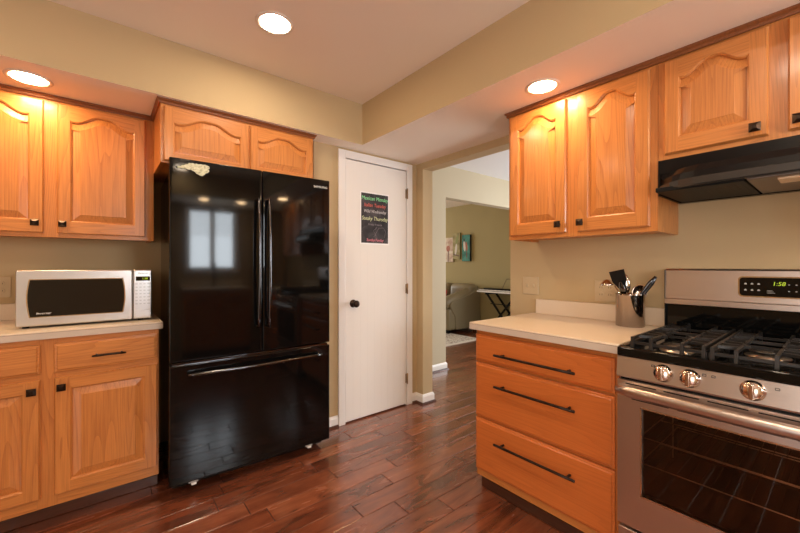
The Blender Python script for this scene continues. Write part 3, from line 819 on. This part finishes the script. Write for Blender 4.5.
def grate(x0, x1):
    b = MB(); z = .944; h = .010; w_ = .0085; y0, y1 = .040, .560; ym = (y0+y1)/2
    cx = (x0+x1)/2; L = x1-x0
    def hb_(a, c): b.bar(a, c, w_, h, IRON)
    # low perimeter frame
    for x in (x0+w_/2, x1-w_/2): b.bar((x, y0, .926), (x, y1, .926), w_, h, IRON)
    for y in (y0+.012, y1-.012, ym): b.bar((x0, y, .926), (x1, y, .926), w_, h, IRON)
    # fingers running front to back, turned down at their ends
    for u in (.04, .30, .70, .96):
        x = x0+L*u
        for ya, yb in ((y0, y0+.155), (y1, y1-.155)) if .1 < u < .9 else ((y0, y1),):
            d_ = 1 if yb > ya else -1
            hb_((x, ya+.006*d_, z), (x, yb, z)); b.bar((x, ya+.004*d_, z+.005), (x, ya, .905), w_*1.2, h, IRON)
            if not (.1 < u < .9): b.bar((x, yb-.004*d_, z+.005), (x, yb, .905), w_*1.2, h, IRON)
        if .1 < u < .9: hb_((x, ym-.07, z), (x, ym+.07, z))
    # cross fingers towards the burners
    for yc in (y0+.125, y1-.125):
        hb_((x0+.01, yc, z), (cx-.028, yc, z)); hb_((x1-.01, yc, z), (cx+.028, yc, z))
        for dy in (-.062, .062):
            hb_((x0+.01, yc+dy, z), (x0+L*.30, yc+dy*.75, z)); hb_((x1-.01, yc+dy, z), (x1-L*.30, yc+dy*.75, z))
    hb_((x0+.01, ym, z), (x1-.01, ym, z))
    for x in (x0+.006, x1-.006):
        for y in (y0+.01, ym, y1-.01): b.bar((x, y, .930), (x, y, .8975), w_*1.4, w_*1.4, IRON)
    o = b.build('grate', rg); o['label'] = 'black cast iron grate'; return o
grate(.030, .262); grate(.266, .494); grate(.498, .730)
# back guard
b = MB(); b.prism([(.60, .915), (.60, 1.035), (.575, 1.040), (.575, 1.062), (.583, 1.066), (.590, 1.198), (.598, 1.206), (.652, 1.206), (.652, .915)], lambda u, v, d_: (d_, u, v), .0, RW, STEEL_Y)
for f in b.bm.faces:
    if all(v.co.z < 1.0355 and v.co.y < .601 for v in f.verts): f.material_index = b.mi(BLACKG)
bg = b.build('backguard', rg)
b = MB(); b.box(-.0012, 0, .578, .655, .93, 1.200, BLACKM); b.build('side_trim', bg)
def round_panel(b, x0, x1, z0, z1, r, y, m, yb):
    pts = []
    for cx, cz, a0 in ((x1-r, z1-r, 0), (x0+r, z1-r, 90), (x0+r, z0+r, 180), (x1-r, z0+r, 270)):
        for i in range(6):
            a = R(a0+90*i/5); pts.append((cx+r*math.cos(a), cz+r*math.sin(a)))
    b.prism(pts, lambda u, v, d_: (u, d_, v), yb, y, m)
b = MB(); round_panel(b, .262, .498, 1.089, 1.176, .016, .5775, CHROME, .592); round_panel(b, .267, .493, 1.094, 1.171, .013, .5765, BLACKG, .5785)
dsp = b.build('display_panel', bg)
text('1:58', 'clock_digits', .022, GREEN_LED, dsp, (.384, .5760, 1.146), (R(90), 0, 0), shear=.15)
for c_ in range(3):
    for r_ in range(2):
        x = .282+c_*.020; z = 1.144-r_*.026; b = MB()
        b.box(x, x+.008, .5758, .577, z-.002, z+.002, PRINT_G); b.box(x+.002, x+.006, .5758, .577, z+.002, z+.0045, PRINT_G); b.build('button_icon', dsp)
for c_ in range(4):
    for r_ in range(2):
        x = .410+c_*.020; z = 1.144-r_*.026; b = MB(); b.box(x, x+.005, .5758, .577, z-.0015, z+.0015, PRINT_G); b.build('button_icon', dsp)
for k in range(3): b = MB(); b.box(.350, .366+.004*k, .5758, .577, 1.118-.005*k, 1.1192-.005*k, PRINT_G); b.build('printed_line', dsp)

# oven door
b = MB(); Z0, Z1 = .245, .790; wx0, wx1, wz0, wz1 = .081, RW-.081, .374, .698
b.box(.002, wx0, -.0, .030, Z0, Z1, STEEL_Y); b.box(wx1, RW-.002, -.0, .030, Z0, Z1, STEEL_Y)
b.box(wx0, wx1, -.0, .030, Z0, wz0, STEEL_Y); b.box(wx0, wx1, -.0, .030, wz1, Z1, STEEL_Y)
for a, c, e, f in ((wx0-.003, wx0+.002, wz0, wz1), (wx1-.002, wx1+.003, wz0, wz1), (wx0-.003, wx1+.003, wz0-.003, wz0+.002), (wx0-.003, wx1+.003, wz1-.002, wz1+.003)):
    b.box(a, c, -.0014, .006, e, f, CHROME)
for k in range(6):
    xa = .03+k*.120
    b.box(xa, xa+.098, -.0006, .004, .776, .780, BLACKM)
for k in range(5):
    xa = .05+k*.140
    b.box(xa, xa+.115, -.0006, .004, .722, .725, BLACKM)
od = b.build('oven_door', rg)
b = MB(); b.box(wx0, wx1, .006, .010, wz0, wz1, GLASS_OVEN); o = b.build('oven_window', od); o['label'] = 'dark glass oven window'
b = MB(); pts = []
for i in range(21):
    t = i/20; pts.append((.012+(RW-.024)*t, -.038-.014*math.sin(PI*t), .760))
b.tube(pts, [.012]+[.0185]*19+[.012], STEEL_Y, 18, 1.25)
for x in (.022, RW-.022): b.box(x-.012, x+.012, -.042, .002, .748, .772, STEEL_Y, .004)
o = b.build('handle', od); o['label'] = 'thick polished steel bar handle'
b = MB(); b.box(.004, RW-.004, .000, .030, .035, .232, STEEL_Y, .004); wd = b.build('storage_drawer', rg)
b = MB(); b.box(.010, RW-.010, .012, .03, .790, .800, BLACKM); b.build('vent_gap', rg)
for z in (.563, .463):
    k = MB()
    k.tube([(.055, .075, z), (RW-.055, .075, z)], .0024, RACKM, 6); k.tube([(.055, .56, z), (RW-.055, .56, z)], .0028, RACKM, 6)
    k.tube([(.055, .32, z-.004), (RW-.055, .32, z-.004)], .0025, RACKM, 6)
    for i in range(20):
        x = .07+i*(RW-.14)/19
        k.tube([(x, .072, z+.003), (x, .56, z+.003)], .0010, CAVITY, 5)
    for x in (.055, RW-.055): k.tube([(x, .07, z), (x, .56, z)], .0028, RACKM, 6)
    k.build('oven_rack', rg)
for x in (.052, RW-.052):
    for y in (.10, .50): k = MB(); k.tube([(x, y, .34), (x, y, .70)], .003, RACKM, 6); k.build('rack_support', rg)


# ------------------------------------------------------------------ utensil crock
CX, CY, CZ = 2.085, .703, .9145
cr_ = thing('utensil_crock', (CX, CY, CZ), 0, 'polished steel utensil crock on the right countertop', 'utensil holder')
b = MB(); b.lathe((0,0,0), (0,0,1), ((.062,0),(.064,.002),(.064,.158),(.066,.163),(.064,.165),(.0615,.163),(.0615,.008),(.0,.008)), simple('crock_steel', (.40,.34,.30), .12, metal=1.0), 40, False)
b.build('cup', cr_)
def utensil(name, k0, side, lean, az, L, kind, mat, label, size=(.024, .046, .010), roll=0, pitch=0):
    # stands on the crock's floor k0 behind the middle and leans towards az
    dx = -k0*math.cos(az)-side*math.sin(az); dy = -k0*math.sin(az)+side*math.cos(az)
    t = thing(name, (CX+dx, CY+dy, CZ+.0105), az, label, 'utensil', 'utensils in the crock')
    b = MB(); s_, c_ = math.sin(lean), math.cos(lean)
    def pt(d_, off=0): return (d_*s_+off*c_, 0, d_*c_-off*s_)
    b.tube([pt(0), pt(L*.5), pt(L*.99)], [.0050, .0045, .004], CHROMEB if kind == 'spatula' else mat, 8); b.build('handle', t)
    b = MB()
    M_ = Matrix.Translation(pt(L)) @ Matrix.Rotation(lean+pitch, 4, 'Y') @ Matrix.Rotation(roll, 4, 'Z')
    if kind == 'spatula':
        b.prism([(-.012, -.01), (.012, -.01), (.034, .03), (.036, .085), (-.036, .085), (-.034, .03)], lambda u, v, d_: M_ @ Vector((d_, u, v)), -.002, .002, mat)
    elif kind in ('spoon', 'ladle'):
        rx, rz, dp = size
        n, m2 = 20, 7; grid = []
        for j in range(m2+1):
            q = j/m2; ring = []
            for i in range(n):
                a = 2*PI*i/n
                ring.append(b.bm.verts.new(M_ @ Vector((dp*(1-q*q), rx*q*math.cos(a) if q else 1e-4*math.cos(a), rz*.9+rz*(q if q else .003)*math.sin(a)))))
            grid.append(ring)
        back = []
        for j in range(m2+1):
            q = j/m2
            back.append([b.bm.verts.new(M_ @ Vector(((dp+.003)*(1-q*q)+.001, (rx+.001)*(q if q else .003)*math.cos(a), rz*.9+(rz+.001)*(q if q else .003)*math.sin(a)))) for a in [2*PI*i/n for i in range(n)]])
        b.loft(grid, mat, True, False); b.loft(back, mat, True, False); b.loft([grid[-1], back[-1]], mat, False, False)
    elif kind == 'tongs':
        for sgn in (-1, 1):
            b.tube([M_ @ Vector((sgn*.004, 0, -.16)), M_ @ Vector((sgn*.012, 0, -.05)), M_ @ Vector((sgn*.014, 0, .03)), M_ @ Vector((sgn*.004, 0, .07))], [.005, .006, .008, .005], mat, 8)
    b.build('head', t)
    return t
utensil('spatula', .010, .010, R(15), R(118), .195, 'spatula', BLACKM, 'black flat spatula standing tallest in the steel crock', roll=R(62))
utensil('serving_spoon', .004, -.008, R(7), R(110), .160, 'spoon', CHROME, 'shiny serving spoon in the middle of the crock', (.024, .050, .010), R(64))
utensil('ladle', .042, -.012, R(31), R(98), .225, 'ladle', CHROME, 'shiny ladle leaning left out of the steel crock', (.036, .036, .030), R(180), R(62))
utensil('cooking_spoon', .020, .014, R(20), R(-75), .135, 'spoon', KNOBM, 'broad metal spoon low at the right rim of the crock', (.034, .040, .016), R(75))
utensil('tongs', .042, -.014, R(32), R(-80), .215, 'tongs', CHROMEB, 'dark metal tongs leaning right out of the crock', roll=R(70))
utensil('slotted_spoon', .010, .022, R(16), R(125), .150, 'spoon', CHROMEB, 'dark metal spoon beside the black spatula', (.018, .040, .006), R(30))

# ------------------------------------------------------------------ chalkboard list on the pantry door
pb = thing('chalkboard_sign', (1.595, YP-.0064, 1.405), 0, 'small black chalkboard menu sign on the white pantry door', 'sign')
PWD, PHT = .268, .400
b = MB(); b.box(-.010, PWD+.010, -.0015, 0, -.012, PHT+.010, simple('sign_border', (.98,.97,.95), .5), .0005); b.build('border', pb)
CHALK = blotchy('smudged_chalkboard', [(.012,.010,.010), (.040,.033,.036), (.085,.07,.075)], 11, .75)
b = MB(); b.box(0, PWD, -.0022, -.0014, 0, PHT, CHALK); b.build('board', pb)
def chalk(c): return simple('chalk_%d' % (int(c[0]*9)*100+int(c[1]*9)*10+int(c[2]*9)), c, .8)
for body, z, sz, c_, in (('Mexican Monday', .360, .044, (.30,.85,.40)), ('Italian Tuesday', .306, .041, (.75,.16,.12)), ('Wild Wednesday', .256, .036, (.60,.58,.58)),
                      ('Steaky Thursday', .198, .044, (.75,.80,.45)), ('Friday Friends', .150, .022, (.26,.22,.24)), ('Sunday Funday', .024, .032, (.85,.25,.32))):
    text(body, 'chalk_line', sz, chalk(c_), pb, (PWD/2, -.0024, z), (R(90), 0, 0), shear=.2, sx=.88 if sz > .03 else 1.1, depth=.0006)
b = MB()
b.tube([(.12,-.0026,.05),(.15,-.0026,.09),(.17,-.0026,.125),(.22,-.0026,.13),(.24,-.0026,.10),(.23,-.0026,.05)], .0012, chalk((.26,.22,.24)), 5)
b.tube([(.14,-.0026,.06),(.12,-.0026,.10),(.15,-.0026,.13)], .0012, chalk((.26,.22,.24)), 5); b.build('chalk_doodle', pb)

# ------------------------------------------------------------------ recessed lights
def can(x, y, z, r_, label, mat, grp):
    t = thing('recessed_light', (x, y, z), 0, label, 'ceiling light', grp)
    b = MB(); b.lathe((0,0,0), (0,0,-1), ((r_+.020,-.001),(r_+.020,.002),(r_+.012,.005),(r_+.002,.004),(r_,.001)), TRIM, 40, False); b.build('trim_ring', t)
    b = MB(); b.lathe((0,0,0), (0,0,-1), ((r_+.001,.0005),(r_*.8,.0022),(r_*.4,.003),(.0,.0032)), mat, 32, False); b.build('diffuser', t)
    return t
can(-.276, 2.505, ZS, .068, 'recessed light in the soffit above the left wall cabinets', LIT, 'recessed lights')
can(1.728, .980, ZS, .064, 'recessed light in the soffit before the tall right wall cabinet', LIT, 'recessed lights')
can(.669, 1.812, ZC, .072, 'recessed light in the main kitchen ceiling', LITC, 'recessed lights')
for x, y in ((-1.0, 1.8), (-1.0, .2), (.5, .2), (.5, -.8)):  # unseen cans added as general fill for the kitchen
    can(x, y, ZC, .072, 'added recessed fill light in the ceiling behind the viewer', LITC, 'added fill lights behind the viewer')
for x in (.80, 1.30): can(x, -1.20, ZS, .064, 'recessed light above the sink window', LIT, 'lights over the sink')
can(1.728, -.55, ZS, .064, 'recessed light in the soffit past the range hood', LIT, 'recessed lights')

# ------------------------------------------------------------------ living room
# sofa, its end towards the kitchen
LEATHER = simple('sage_leather', (.25, .205, .12), .42, bump=.25, bscale=30)
sf = thing('sofa', (5.585, 4.42, .0125), 0, 'olive grey leather sofa against the living room wall', 'sofa')
SL = 2.1
b = MB(); b.box(-.86, -.02, .02, SL-.02, .06, .44, LEATHER, .04, 3)
for x in (-.82, -.08):
    for y in (.08, SL-.1): b.box(x, x+.05, y, y+.05, -.0005 if x < -.5 else -.0125, .08, BLACKM)
b.build('base', sf)
for y0 in (.0, SL-.26):
    b = MB()
    pr = [(0, .06), (-.70, .06), (-.72, .30), (-.80, .42), (-.84, .50), (-.80, .57), (-.70, .60), (-.50, .635), (-.30, .69), (-.12, .76), (0, .78)]
    rings = []
    for dy, k_ in ((0, .96), (.02, .985), (.05, 1), (.20, 1), (.24, .985), (.26, .96)):
        rings.append([b.bm.verts.new((-.4+(u+.4)*k_, y0+dy, .35+(v-.35)*k_)) for u, v in pr])
    b.loft(rings, LEATHER)
    pr2 = [(-.86, .47), (-.84, .55), (-.76, .60), (-.60, .625), (-.40, .67), (-.20, .745), (-.04, .785)]
    b.tube([(u, y0+.12, v-.02) for u, v in pr2], [.06, .085, .095, .10, .10, .10, .09], LEATHER, 16)
    o = b.build('arm', sf)
for k_ in range(3):
    y0 = .26+k_*.527
    b = MB(); b.box(-.84, -.22, y0+.005, y0+.52, .40, .54, LEATHER, .05, 4); b.build('seat_cushion', sf)
for k_ in range(4):
    y0 = .02+k_*.515
    b = MB(); b.box(-.32, -.02, y0+.0, y0+.512, .50, .865, LEATHER, .09, 4); b.build('back_cushion', sf)
RED = simple('red_throw_fabric', (.55, .05, .03), .8, bump=.3, bscale=120)
b = MB(); b.box(-.20, .20, -.06, .06, -.16, .16, RED, .055, 4)
tag(b.build('throw_pillow', None, (4.98, 4.93, .70), (0, R(-25), R(75))), 'red throw pillow on the olive sofa', 'pillow')
# rug
RUG = blotchy('patterned_rug', [(.10,.07,.05), (.60,.54,.44), (.66,.60,.50), (.16,.07,.05), (.62,.56,.46)], 11, .95, 2.5)
RUGE = simple('rug_border', (.66,.60,.50), .95)
b = MB(); b.box(2.9, 4.86, 3.84, 6.6, .0005, .010, RUGE, .003); b.box(2.96, 4.80, 3.90, 6.54, .010, .0115, RUG)
tag(b.build('area_rug'), 'cream and brown patterned rug in the living room', 'rug')
# keyboard on its stand
st = thing('keyboard_stand', (5.40, 3.75, 0), 0, 'black folding stand under the electric keyboard', 'stand')
for x in (-.13, .13):
    b = MB()
    for s_ in (-1, 1): b.bar((x+s_*.012, -s_*.29, .02), (x+s_*.012, s_*.29, .72), .022, .03, BLACKM)
    b.build('crossed_legs', st)
for y, z in ((-.29, .02), (.29, .02)):
    b = MB(); b.bar((-.22, y, z), (.22, y, z), .03, .03, BLACKM); b.build('foot', st)
for y in (-.29, .29):
    b = MB(); b.bar((-.16, y, .73), (.16, y, .73), .03, .03, BLACKM); b.build('top_rail', st)
b = MB(); b.bar((-.14, -.20, .56), (-.14, .20, .56), .015, .012, BLACKM); b.build('brace', st)
kb = thing('electric_keyboard', (5.385, 3.60, .746), 0, 'electric keyboard on a black stand past the sofa', 'keyboard')
b = MB(); b.box(-.17, .17, -.66, .62, 0, .040, BLACKS, .006); b.box(-.172, -.160, -.655, .615, .006, .034, WHITE, .002); b.box(.02, .17, -.66, .62, .040, .070, BLACKS, .008); b.build('body', kb)
b = MB()
for k_ in range(52): b.box(-.165, -.03, -.640+k_*.0236, -.6175+k_*.0236, .040, .052, WHITE, .001, 1)
o = b.build('key', kb); o.name = 'white_keys'
b = MB()
for k_ in range(51):
    if k_ % 7 in (2, 6): continue
    b.box(-.12, -.03, -.623+k_*.0236, -.611+k_*.0236, .052, .062, BLACKM)
b.build('black_keys', kb)
b = MB(); b.tube([(.09, .26, .07), (.14, .21, .24), (.14, -.3, .24), (.09, -.35, .07)], .006, simple('wire_rest', (.25,.20,.12), .4, metal=.8), 8); b.build('music_rest', kb)
# canvases
def canvas(y0, y1, z0, z1, dpt, mat, label, shapes, edge):
    t = thing('canvas_picture', (5.6, y1, z0), 0, label, 'picture', 'canvases on the living room wall')
    b = MB(); b.box(-dpt, -.0005, y0-y1, 0, 0, z1-z0, edge); b.build('canvas', t)
    b = MB(); b.box(-dpt-.001, -dpt+.0005, y0-y1+.002, -.002, .002, z1-z0-.002, mat); b.build('painting', t)
    for nm, m_, poly in shapes:
        b = MB(); W_ = y1-y0; H_ = z1-z0
        b.prism([(-u*W_, v*H_) for u, v in poly], lambda u, v, d_: (d_, u, v), -dpt-.0025, -dpt-.0008, m_); b.build(nm, t)
    return t
WP = simple('paint_white', (.72,.66,.56), .6); BP = simple('paint_brown', (.16,.07,.04), .6); RP = simple('paint_rust', (.40,.12,.06), .6); DP = simple('paint_dark', (.03,.035,.03), .6); GP = simple('paint_leaf', (.25,.28,.08), .6)
def blob(cx, cy, rx, ry, rot=0, n=14):
    return [(cx+rx*math.cos(a)*math.cos(rot)-ry*math.sin(a)*math.sin(rot), cy+rx*math.cos(a)*math.sin(rot)+ry*math.sin(a)*math.cos(rot)) for a in [2*PI*i/n for i in range(n)]]
canvas(5.12, 5.45, 1.30, 1.80, .03, blotchy('canvas_cream', [(.45,.28,.20), (.72,.60,.48), (.76,.68,.58)], 7), 'cream and rust canvas, the first of three pictures, partly behind the wall edge', [('painted_flower', RP, blob(.60, .55, .16, .13)), ('painted_stem', BP, [(.56,.0),(.62,.0),(.66,.45),(.58,.45)])], WP)
canvas(4.93, 5.125, 1.355, 1.885, .03, blotchy('canvas_olive', [(.20,.16,.05), (.36,.30,.12), (.45,.38,.20)], 9), 'olive canvas with a pale bird shape, the middle of the three pictures', [('painted_bird', WP, blob(.45, .38, .13, .24, -.5)), ('painted_branch', BP, [(.1,.16),(.9,.10),(.9,.14),(.1,.21)]), ('painted_leaf', GP, blob(.6, .75, .25, .12, .6))], GP)
canvas(4.66, 4.86, 1.31, 1.83, .05, blotchy('canvas_teal', [(.02,.12,.09), (.05,.24,.18), (.10,.34,.28)], 8), 'teal green canvas with a light and rust shape, last of the three pictures', [('painted_figure', WP, blob(.32, .58, .13, .22, .35)), ('painted_wing', RP, blob(.58, .56, .12, .20, .5)), ('painted_head', DP, blob(.28, .80, .10, .06)), ('painted_tail', BP, blob(.60, .25, .06, .16, .2))], DP)
